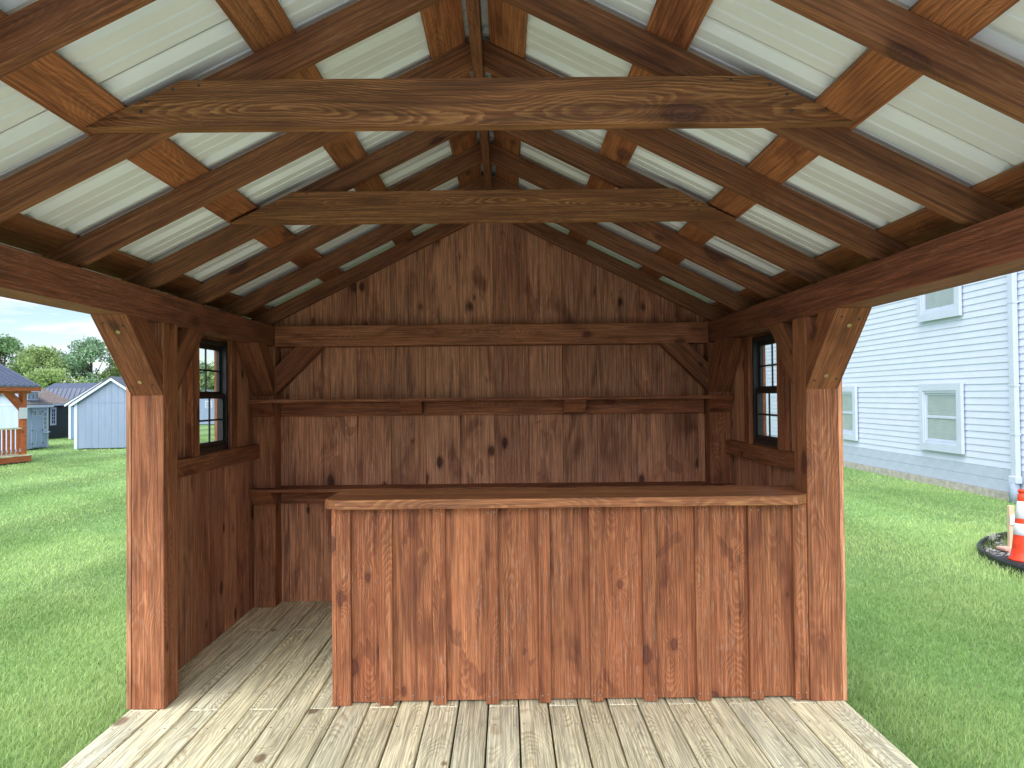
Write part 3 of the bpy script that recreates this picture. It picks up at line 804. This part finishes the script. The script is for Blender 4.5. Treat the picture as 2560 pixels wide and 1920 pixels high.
BROOF = plain('blue_roof_metal', (0.085, 0.105, 0.165), 0.4, 0.1, 3)
HINGE = plain('black_hinge', (0.02, 0.02, 0.022), .5, .1)
class Loc:
    """local frame: w to the right along the front, d into the depth, z up"""
    def __init__(s, x, y, deg):
        a = math.radians(deg); s.o = Vector((x, y, GZ)); s.ew = Vector((math.cos(a), math.sin(a), 0)); s.ed = Vector((-math.sin(a), math.cos(a), 0))
    def p(s, w_, d_, z_): return s.o + s.ew * w_ + s.ed * d_ + Vector((0, 0, z_))
    def box(s, nm, w0, w1, d0, d1, z0, z1, mat, par, bevel=0.0, ez=None):
        v = [s.p(a, b_, c) for a in (w0, w1) for b_ in (d0, d1) for c in (z0, z1)]
        return poly(nm, v, BOXF, mat, par, s.ew, (0, 0, 1), bevel)
    def prism(s, nm, pts, ext, mat, par, ex=None):
        e = s.ew * ext[0] + s.ed * ext[1] + Vector((0, 0, ext[2]))
        return prism(nm, [s.p(*q) for q in pts], e, mat, par, ex or s.ew, (0, 0, 1), 0)
    def window(s, w0, w1, d, z0, z1, par, cols=2, rows=2, tr=2.0, name='window', mt=None, gm=None):
        """window on a front facing -d: frame, panes and glazing bars"""
        mt = mt or TRIMW
        v, f = [], []
        def add(a0, a1, c0, c1, q0=-.9, q1=.1):
            k = len(v); v.extend([s.p(a, d + b_, c) for a in (a0, a1) for b_ in (q0, q1) for c in (c0, c1)]); f.extend([tuple(k + i for i in q) for q in BOXF])
        add(w0, w0 + tr, z0, z1); add(w1 - tr, w1, z0, z1); add(w0 + tr, w1 - tr, z0, z0 + tr); add(w0 + tr, w1 - tr, z1 - tr, z1)
        fr = poly(name, v, f, mt, par, s.ew)
        s.box('pane', w0 + tr, w1 - tr, d - .3, d - .1, z0 + tr, z1 - tr, PANE, fr)
        for i in range(1, cols):
            c = w0 + tr + (w1 - w0 - 2 * tr) * i / cols
            s.box('muntin', c - .4, c + .4, d - .6, d - .32, z0 + tr, z1 - tr, mt, fr)
        for i in range(1, rows):
            c = z0 + tr + (z1 - z0 - 2 * tr) * i / rows
            s.box('muntin', w0 + tr, w1 - tr, d - .62, d - .34, c - .4, c + .4, mt, fr)
        return fr
PANE = plain('shed_pane', (0.06, 0.08, 0.11), 0.08, 0.1, spec=0.6)

def gable_shed(name, x, y, deg, wd, dp, hw, ha, wall, trim, roof, label, seam=True):
    L = Loc(x, y, deg)
    t = thing(name, (x, y, GZ), label, 'shed', 'sheds across the lawn')
    wl = L.prism('wall', [(0, 0, 1.6), (wd, 0, 1.6), (wd, 0, hw), (wd / 2, 0, ha), (0, 0, hw)], (0, dp, 0), wall, t)
    if seam: L.box('seam_strip', 1.5, wd - 1.5, -.35, -.02, hw - 1.0, hw + .2, wall, wl)
    for a0, a1 in ((-.4, 3.2), (wd - 3.2, wd + .4)):
        L.box('corner_trim', a0, a1, -.6, 3, 0.8, hw - 1, trim, wl)
    for sx in (-1, 1):
        c = wd / 2; e = wd / 2 + 5; sl = (ha - hw) / (wd / 2)
        q = lambda k, o_: (c + sx * k, -4, ha - sl * k + o_)
        rf = L.prism('roof', [q(0, .2), q(e, .2), q(e, 2.2), q(0, 2.2)], (0, dp + 8, 0), roof, t)
        L.prism('rake_trim', [q(0, -3.4), q(e, -3.4), q(e, .1), q(0, .1)], (0, 1.2, 0), trim, rf)
        L.prism('eave_trim', [q(e, -2.6), q(e + .5, -2.6), q(e + .5, .1), q(e, .1)], (0, dp + 8, 0), trim, rf)
    for k in range(4):
        L.box('runner', wd * (k + .5) / 4 - 2, wd * (k + .5) / 4 + 2, 1, dp - 1, 0, 1.58, DARKC, t)
    return L, t
gable_shed('gable_shed', -560.5, 836, 10, 90, 120, 62, 93.5, GREYB, TRIMW, DROOF, 'pale grey blue gable shed with white trim, nearest of the sheds')
gable_shed('gable_shed', -718, 1092, 8, 104, 120, 61, 95, MIDB, TRIMW, DROOF, 'deep blue gable shed mostly hidden behind the pale grey one')
# light blue shed with double doors and transom dormer; front faces +X
L = Loc(-616.5, 815, 97)
t = thing('door_shed', (-616.5, 815, GZ), 'light blue shed with double doors and a transom dormer', 'shed', 'sheds across the lawn')
LW, LD = 70.5, 46
wl = L.prism('wall', [(0, 0, 1.5), (0, LD, 1.5), (0, LD, 60), (0, LD / 2, 73), (0, 0, 60)], (LW, 0, 0), PALEB, t)
for sgn, d0, d1, z0_, z1_ in ((0, -5, LD / 2, 57.5, 73), (1, LD + 5, LD / 2, 57.5, 73)):
    L.prism('roof', [(-4, d0, z0_ + .3), (-4, d1, z1_ + .3), (-4, d1, z1_ + 2.2), (-4, d0, z0_ + 2.2)], (LW + 8, 0, 0), ROOFG, t)
L.box('fascia', -4, LW + 4, -5.8, -5.02, 55.5, 58.8, TRIMW, t)
for a0, a1 in ((LW - 3, LW + .4), (-.4, 3)):
    L.box('corner_trim', a0, a1, -.5, 2.5, .5, 57, TRIMW, wl)
L.box('gable_band', -.5, -.02, .5, LD - .5, 58.8, 60.2, TRIMW, wl)
# doors
for k, (a0, a1) in enumerate(((24.5, 38.3), (38.7, 52.5))):
    dr = L.box('door', a0, a1, -.9, -.02, 3, 55, PALEB, t)
    for (c0, c1, e0, e1) in ((a0, a0 + 2, 3, 55), (a1 - 2, a1, 3, 55), (a0 + 2, a1 - 2, 3, 6), (a0 + 2, a1 - 2, 24, 27), (a0 + 2, a1 - 2, 42, 44), (a0 + 2, a1 - 2, 52.5, 55)):
        L.box('door_rail', c0, c1, -1.5, -.92, e0, e1, PALEB, dr)
    L.window(a0 + 2.2, a1 - 2.2, -.95, 44.2, 52.3, dr, 3, 1, .8, 'door_window')
    for z in (8, 25.5, 50):
        xx = a0 if k == 0 else a1
        L.box('hinge', xx - 1.3, xx + 1.3, -1.9, -1.52, z - .8, z + .8, HINGE, dr)
L.window(57, 66.5, 0, 24, 50, t, 2, 4, 1.4)
fb = L.box('flower_shelf', 55, 68, -4, -.05, 21.2, 22.6, TRIMW, t)
# dormer
dm = L.box('dormer', 20.5, 52.5, 4, 34, 62, 76, PALEB, t)
for a0 in (22.5, 32.5, 42.5):
    L.window(a0, a0 + 8, 3.9, 65.5, 74, dm, 3, 1, .9)
L.prism('dormer_roof', [(17, -1, 75.8), (17, 36, 79), (17, 36, 81), (17, -1, 77.8)], (39, 0, 0), TRIMW, dm)
# dark shed with brown shingle roof, front faces +X
L = Loc(-757, 1072, 93)
t = thing('dark_shed', (-757, 1072, GZ), 'near black shed with brown shingle roof and white window', 'shed', 'sheds across the lawn')
LW, LD = 104, 100
wl = L.prism('wall', [(0, 0, 1.2), (0, LD, 1.2), (0, LD, 60), (0, LD / 2, 84), (0, 0, 60)], (LW, 0, 0), DARKC, t)
for d0, d1 in ((-5, LD / 2), (LD + 5, LD / 2)):
    L.prism('roof', [(-4, d0, 58), (-4, d1, 84.2), (-4, d1, 86), (-4, d0, 59.8)], (LW + 8, 0, 0), SHING, t)
L.box('fascia', -4, LW + 4, -5.9, -5.05, 56, 59.6, TRIMW, t)
L.window(37, 54, 0, 23, 53, t, 2, 4, 3.0)
# gambrel shed with blue metal roof behind
L = Loc(-850, 1230, 0)
t = thing('gambrel_shed', (-850, 1230, GZ), 'shed with barn shaped blue metal roof behind the dark shed', 'shed', 'sheds across the lawn')
GWd = 92
L.prism('wall', [(0, 0, 1), (0, 90, 1), (0, 90, 62), (0, 74, 84), (0, 45, 94), (0, 16, 84), (0, 0, 62)], (GWd, 0, 0), MIDB, t)
rf = L.prism('roof', [(-3, -2, 60), (-3, 15.4, 85.5), (-3, 45, 95.6), (-3, 74.6, 85.5), (-3, 92, 60), (-3, 93, 61), (-3, 75, 87), (-3, 45, 97.2), (-3, 15, 87), (-3, -3, 61)], (GWd + 6, 0, 0), BROOF, t)
for k in range(12):
    a0 = -2 + k * 8.4
    L.prism('roof_rib', [(a0, -3.2, 61.3), (a0, 14.8, 87.2), (a0, 14.6, 88.0), (a0, -3.9, 61.6)], (.9, 0, 0), BROOF, rf)
for dd in ((( -2.6, 60), (15.4, 85)), ((15.4, 85), (45, 95.2)), ((45, 95.2), (74.6, 85))):
    (d0, z0_), (d1, z1_) = dd
    L.prism('rake_trim', [(GWd + 3.02, d0, z0_ - 1.5), (GWd + 3.02, d1, z1_ - 1.5), (GWd + 3.02, d1, z1_ + 1.5), (GWd + 3.02, d0, z0_ + 1.5)], (.8, 0, 0), TRIMW, t)
# far grey shed seen through the left pavilion window
L, t = gable_shed('far_shed', -815, 1740, -6, 118, 140, 74, 84, GREYB, TRIMW, DROOF, 'pale grey shed far off, seen through the left window', False)
lv = L.box('louver', 62, 80, -.5, -.02, 42, 60, TRIMW, t)
for k in range(4): L.box('slat', 63.5, 78.5, -1, -.52, 44 + 4 * k, 45.5 + 4 * k, DARKC, lv)

# orange pavilion at the left edge
L = Loc(-506, 560, 80.5)          # w runs away from the camera along the right hand side, d to the left
t = thing('orange_pavilion', (-506, 560, GZ), 'orange stained pavilion with railing and dark blue metal roof', 'pavilion')
PW = 82
L.box('deck', -60, PW + 1.5, 0, 110, 7.6, 9.0, W_DECK, t)
L.box('rim_board', -60, PW + .6, .3, 1.9, 1.8, 7.58, W_ORANGE, t)
L.box('skid', -60, PW - 2, 2.2, 6, -1, 1.78, DARKC, t)
for w0 in (-6, 76):
    for d0 in (2.2, 100):
        L.box('post', w0 - 2.6, w0 + 2.6, d0, d0 + 5.2, 9.02, 72, W_ORANGE, t)
L.box('beam', -60, PW + 2, 2.2, 7.4, 72.02, 77.5, W_ORANGE, t)
L.box('beam', -60, PW + 2, 100, 105.2, 72.02, 77.5, W_ORANGE, t)
L.box('cross_beam', PW - 8.6, PW - 3.4, 7.5, 99.9, 72.02, 77.5, W_ORANGE, t)
for c, sg in ((73.4, -1), (-3.4, 1)):
    L.prism('brace', [(c, 2.4, 54), (c + sg * 18, 2.4, 72), (c + sg * 10.5, 2.4, 72), (c, 2.4, 61.5)], (0, 4.6, 0), W_ORANGE, t)
L.prism('brace', [(73.6, 7.4, 54), (73.6, 25.4, 72), (73.6, 18, 72), (73.6, 7.4, 61.5)], (4.6, 0, 0), W_ORANGE, t)
L.box('fascia', -64, PW + 8, -4.6, -3.4, 74.4, 78.6, W_ORANGE, t)
for sgn in (0, 1):
    d0, d1 = (-5, 53.5) if sgn == 0 else (112, 53.5)
    rf = L.prism('roof', [(-64, d0, 78.7), (-64, d1, 108), (-64, d1, 109), (-64, d0, 79.7)], (PW + 72, 0, 0), BROOF, t)
    if sgn == 0:
        for k in range(19):
            a0 = -62 + k * 8
            L.prism('roof_rib', [(a0, d0, 79.72), (a0, d1, 109.02), (a0, d1, 110.4), (a0, d0, 81.1)], (2.2, 0, 0), BROOF, rf)
rl = L.box('top_rail', -3, 73, 2.9, 6.6, 35.4, 37.0, W_DECK, t)
L.box('bottom_rail', -3, 73, 4, 5.6, 12.0, 15.0, TRIMW, t)
a0 = 0.5
while a0 < 72:
    L.box('baluster', a0, a0 + 2.3, 3.2, 4.9, 10.4, 35.38, W_ORANGE, t)
    a0 += 5.6
L.box('notice', 68, 78.6, 1.5, 1.7, 46, 57.5, REFL, t)

# ------------------------------------------------------------------ trees
def leaf_mat():
    b = NB('leaf')
    ca = b.n('ShaderNodeVertexColor'); ca.layer_name = 'tint'
    p = b.n('ShaderNodeBsdfPrincipled'); b.setin(p.inputs['Base Color'], ca.outputs[0]); p.inputs['Roughness'].default_value = .6
    p.inputs['Specular IOR Level'].default_value = 0.25
    tl = b.n('ShaderNodeBsdfTranslucent'); b.setin(tl.inputs[0], ca.outputs[0])
    mx = b.n('ShaderNodeMixShader'); mx.inputs[0].default_value = .35
    b.t.links.new(p.outputs[0], mx.inputs[1]); b.t.links.new(tl.outputs[0], mx.inputs[2]); b.t.links.new(mx.outputs[0], b.out.inputs[0])
    return b.m
LEAF = leaf_mat()
BARK = plain('bark', (0.10, 0.075, 0.055), .9, .3, 4, bstr=.6)
def tube(v, f, a, b_, ra, rb, n=6):
    a = Vector(a); b_ = Vector(b_); d = (b_ - a).normalized(); t_ = d.orthogonal().normalized(); s = d.cross(t_)
    k = len(v)
    for p, r in ((a, ra), (b_, rb)):
        for i in range(n):
            an = 2 * math.pi * i / n; v.append(p + t_ * r * math.cos(an) + s * r * math.sin(an))
    for i in range(n): f.append((k + i, k + (i + 1) % n, k + n + (i + 1) % n, k + n + i))
def tree(name, x, y, top, hw, col, label, n=9500, low=0.18, leaf=9.0, nclump=48):
    t = thing(name, (x, y, GZ), label, 'tree', 'trees beyond the sheds')
    H = top - GZ
    v, f = [], []
    tube(v, f, (x, y, GZ - 2), (x + random.uniform(-4, 4), y, GZ + H * .45), H * .026, H * .016, 8)
    tube(v, f, (x, y, GZ + H * .44), (x + random.uniform(-8, 8), y, GZ + H * .85), H * .016, H * .004, 6)
    cl = []
    for k in range(nclump):
        u = random.random()
        zz = low + (1 - low) * (u ** .85)
        env = math.sin(math.pi * min(1, (zz - low * .6) / (1.02 - low * .6)) ** .8) ** .7
        a = random.uniform(0, 6.283); rr = hw * env * random.uniform(.35, .95)
        c = np.array([x + rr * math.cos(a), y + rr * math.sin(a), GZ + H * min(zz, .93)])
        cl.append((c, hw * random.uniform(.2, .36)))
        if k % 2 == 0:
            z0 = GZ + H * random.uniform(.25, .6) * min(1, zz * 1.3)
            tube(v, f, (x, y, z0), tuple(c), H * .009, H * .002, 5)
    poly('trunk', v, f, BARK, t, (0, 0, 1), (1, 0, 0))
    P = []; T = []
    per = n // nclump
    for c, r in cl:
        d = rng.normal(0, 1, (per, 3)); d /= np.linalg.norm(d, axis=1)[:, None]
        q = c + d * (r * rng.uniform(.25, 1.1, (per, 1)) ** .6) * np.array([1, 1, .75])
        P.append(q)
        T.append(np.clip(rng.normal(1, .2, (per, 1)) * random.uniform(.75, 1.2), .4, 1.7) * np.array(col)[None, :])
    P = np.concatenate(P); T = np.concatenate(T)
    m_ = len(P)
    a = rng.normal(0, 1, (m_, 3)); a /= np.linalg.norm(a, axis=1)[:, None]
    b2 = np.cross(a, rng.normal(0, 1, (m_, 3))); b2 /= np.linalg.norm(b2, axis=1)[:, None]
    s = leaf * rng.uniform(.5, 1.1, (m_, 1))
    quad = np.stack([P - a * s, P + b2 * s * .5, P + a * s, P - b2 * s * .5], 1).reshape(-1, 3) * U
    cc = np.repeat(np.concatenate([T, np.ones((m_, 1))], 1), 4, 0)
    npmesh('crown', quad, np.arange(m_ * 4), 4, LEAF, t, None, cc)
G1, G2, G3 = (0.19, 0.32, 0.15), (0.33, 0.45, 0.18), (0.25, 0.39, 0.24)
tree('maple_tree', -2660, 3800, 390, 210, G1, 'dark round maple, leftmost tree behind the orange pavilion')
tree('tree', -2440, 3760, 325, 200, G2, 'yellow green loose tree between the dark maple and the tall ash', low=.12)
tree('ash_tree', -2215, 3850, 378, 190, G3, 'tall bluish green tree above the pale grey shed')
tree('bush_tree', -2190, 3450, 190, 180, G2, 'low bright green bushy tree over the blue metal roof', 7000, low=.05)
tree('tree', -2040, 3900, 262, 190, G2, 'yellow green tree right of the tall bluish one', low=.1)
tree('bush_tree', -2420, 3400, 190, 170, G3, 'low green shrubby tree above the brown shingle roof', 7000, low=.05)
tree('bush_tree', -2620, 3420, 190, 180, G2, 'low light green tree behind the light blue door shed', 7000, low=.05)
tree('tree', -1690, 3900, 245, 180, G3, 'soft green tree seen through the left half of the left window', low=.08)
tree('tree', -1530, 3950, 240, 180, G2, 'light green tree seen through the right half of the left window', low=.08)

# ------------------------------------------------------------------ grass blades on the lawn
def grass_mat():
    b = NB('grass_blade')
    ca = b.n('ShaderNodeVertexColor'); ca.layer_name = 'tint'
    p = b.n('ShaderNodeBsdfPrincipled'); b.setin(p.inputs['Base Color'], ca.outputs[0]); p.inputs['Roughness'].default_value = .5
    p.inputs['Specular IOR Level'].default_value = 0.35
    tl = b.n('ShaderNodeBsdfTranslucent'); b.setin(tl.inputs[0], ca.outputs[0])
    mx = b.n('ShaderNodeMixShader'); mx.inputs[0].default_value = .3
    b.t.links.new(p.outputs[0], mx.inputs[1]); b.t.links.new(tl.outputs[0], mx.inputs[2]); b.t.links.new(mx.outputs[0], b.out.inputs[0])
    return b.m
GRASS = grass_mat()
camg = np.array([3.953, -138.99]) * U
GV, GF, GC = [], [], []
nv = 0
gpoly = inner
def patch(x, y):
    s = np.zeros_like(x)
    for kx, ky, ph, am in ((.55, .9, 1.1, 1), (1.3, -.7, 4.0, .8), (2.9, 1.9, .3, .6), (-4.1, 3.3, 2.2, .5), (7.3, 6.1, 5.1, .35)):
        s += am * np.sin(kx * x + ky * y + ph + .8 * np.sin(.7 * y * kx + ph))
    return s / 2.2
for d0, d1, dens, wmm, hcm in ((1.6, 4.2, 13000, 2.6, 5.2), (4.2, 6.5, 8500, 3.2, 5.0), (6.5, 9.5, 3600, 4.6, 4.6), (9.5, 14, 1400, 7.5, 4.2), (14, 22, 480, 13, 4.0), (22, 34, 150, 22, 4.0)):
    for side in (-1, 1):
        xin = 66.8 * U
        xout = .74 * d1 + .7
        if side == 1: xout = min(xout, 297 * U)
        area = (xout - xin) * (d1 - d0)
        if area <= 0: continue
        m_ = int(area * dens)
        x = side * rng.uniform(xin, xout, m_); y = camg[1] + rng.uniform(d0, d1, m_)
        keep = np.abs(x) < .74 * (y - camg[1]) + .7
        x, y = x[keep], y[keep]
        if side == 1:
            ins = np.array([inside(px / U, py / U, gpoly) if (px / U > 178 and 74 < py / U < 190) else False for px, py in zip(x, y)], bool)
            x, y = x[~ins], y[~ins]
        m_ = len(x)
        pv = patch(x, y)
        h = hcm / 100 * rng.uniform(.45, 1.2, m_) * (1 + .16 * pv)
        h *= 1 + .8 * np.clip(1 - (np.abs(x) - 66.8 * U) / .16, 0, 1) * (y < 73 * U)   # longer tufts by the deck
        if side == 1:      # uncut grass along the edging
            dd = np.full(m_, 9.0)
            for px, py in inner: dd = np.minimum(dd, np.hypot(x - px * U, y - py * U))
            h *= 1 + 1.1 * np.clip(1 - dd / .22, 0, 1)
        a = rng.uniform(0, 2 * np.pi, m_)
        lean = h * rng.uniform(.1, 1.1, m_)
        la = np.where(rng.random(m_) < .75, rng.uniform(0, 2 * np.pi, m_), 1.2 * pv + rng.normal(0, .5, m_))
        wx, wy = np.cos(a) * wmm / 2000, np.sin(a) * wmm / 2000
        lx, ly = np.cos(la) * lean, np.sin(la) * lean
        z0 = np.full(m_, GZ * U - .004)
        b0 = np.stack([x - wx, y - wy, z0], 1); b1 = np.stack([x + wx, y + wy, z0], 1)
        m0 = np.stack([x - wx * .8 + lx * .35, y - wy * .8 + ly * .35, z0 + h * .6], 1); m1 = np.stack([x + wx * .8 + lx * .35, y + wy * .8 + ly * .35, z0 + h * .6], 1)
        tp = np.stack([x + lx, y + ly, z0 + h * rng.uniform(.8, 1.0, m_)], 1)
        vv = np.stack([b0, b1, m1, m0, tp], 1).reshape(-1, 3)
        k = np.arange(m_)[:, None] * 5 + nv
        ff = np.concatenate([k + np.array([[0, 1, 2]]), k + np.array([[0, 2, 3]]), k + np.array([[3, 2, 4]])], 1).reshape(-1)
        mixv = np.clip(.5 + .36 * pv + rng.normal(0, .2, m_), 0, 1)[:, None]
        c = (1 - mixv) * np.array([.22, .42, .115]) + mixv * np.array([.47, .63, .24])
        xi_ = x / U
        trk = sum(np.exp(-((xi_ - q) / 6.5) ** 2) for q in (-162, -259, -355, 236)) + .45 * np.sin(2 * np.pi * (xi_ + 20 + 6 * np.sin(y * .8)) / 97)
        c = c * (1 + .16 * trk[:, None]) + np.array([.05, .04, .035]) * np.clip(trk, 0, 1)[:, None]
        dry = rng.random(m_) < .025
        c[dry] = np.array([.46, .48, .28])
        c *= rng.uniform(.8, 1.2, (m_, 1))
        cc = np.repeat(np.concatenate([c, np.ones((m_, 1))], 1), 5, 0)
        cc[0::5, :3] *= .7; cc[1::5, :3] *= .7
        GV.append(vv); GF.append(ff); GC.append(cc); nv += len(vv)
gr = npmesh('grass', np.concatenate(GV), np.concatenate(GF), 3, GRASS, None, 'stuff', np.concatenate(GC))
tag(gr, 'short green lawn grass blades on both sides of the deck', 'grass')
# weeds in the gravel bed
WV, WF, WC = [], [], []
for k in range(60):
    bx_, by_ = random.choice(((206, 165), (211, 168), (216, 172), (199, 160)))
    x = bx_ + random.uniform(-3, 3); y = by_ + random.uniform(-2, 2); h = random.uniform(3, 8); a = random.uniform(0, 6.28); l = random.uniform(.5, 4)
    z0 = GZ + .4; k0 = len(WV)
    WV += [((x - .12) * U, y * U, z0 * U), ((x + .12) * U, y * U, z0 * U), ((x + l * math.cos(a)) * U, (y + l * math.sin(a)) * U, (z0 + h) * U)]
    WF += [k0, k0 + 1, k0 + 2]; WC += [(.16, .27, .06, 1)] * 3
for k in range(70):
    x = 201.5 + random.gauss(0, 1.1); y = 163.5 + random.gauss(0, .8); z0 = GZ + 5.2 + random.gauss(0, .7); k0 = len(WV); s = .4
    WV += [((x - s) * U, y * U, z0 * U), ((x + s) * U, (y + .2) * U, z0 * U), (x * U, y * U, (z0 + s) * U)]
    WF += [k0, k0 + 1, k0 + 2]; WC += [(.8, .8, .72, 1)] * 3
wd_ = npmesh('weeds', np.array(WV), np.array(WF), 3, GRASS, None, 'stuff', np.array(WC))
tag(wd_, 'grassy weeds with tiny white flowers in the gravel bed', 'weeds')
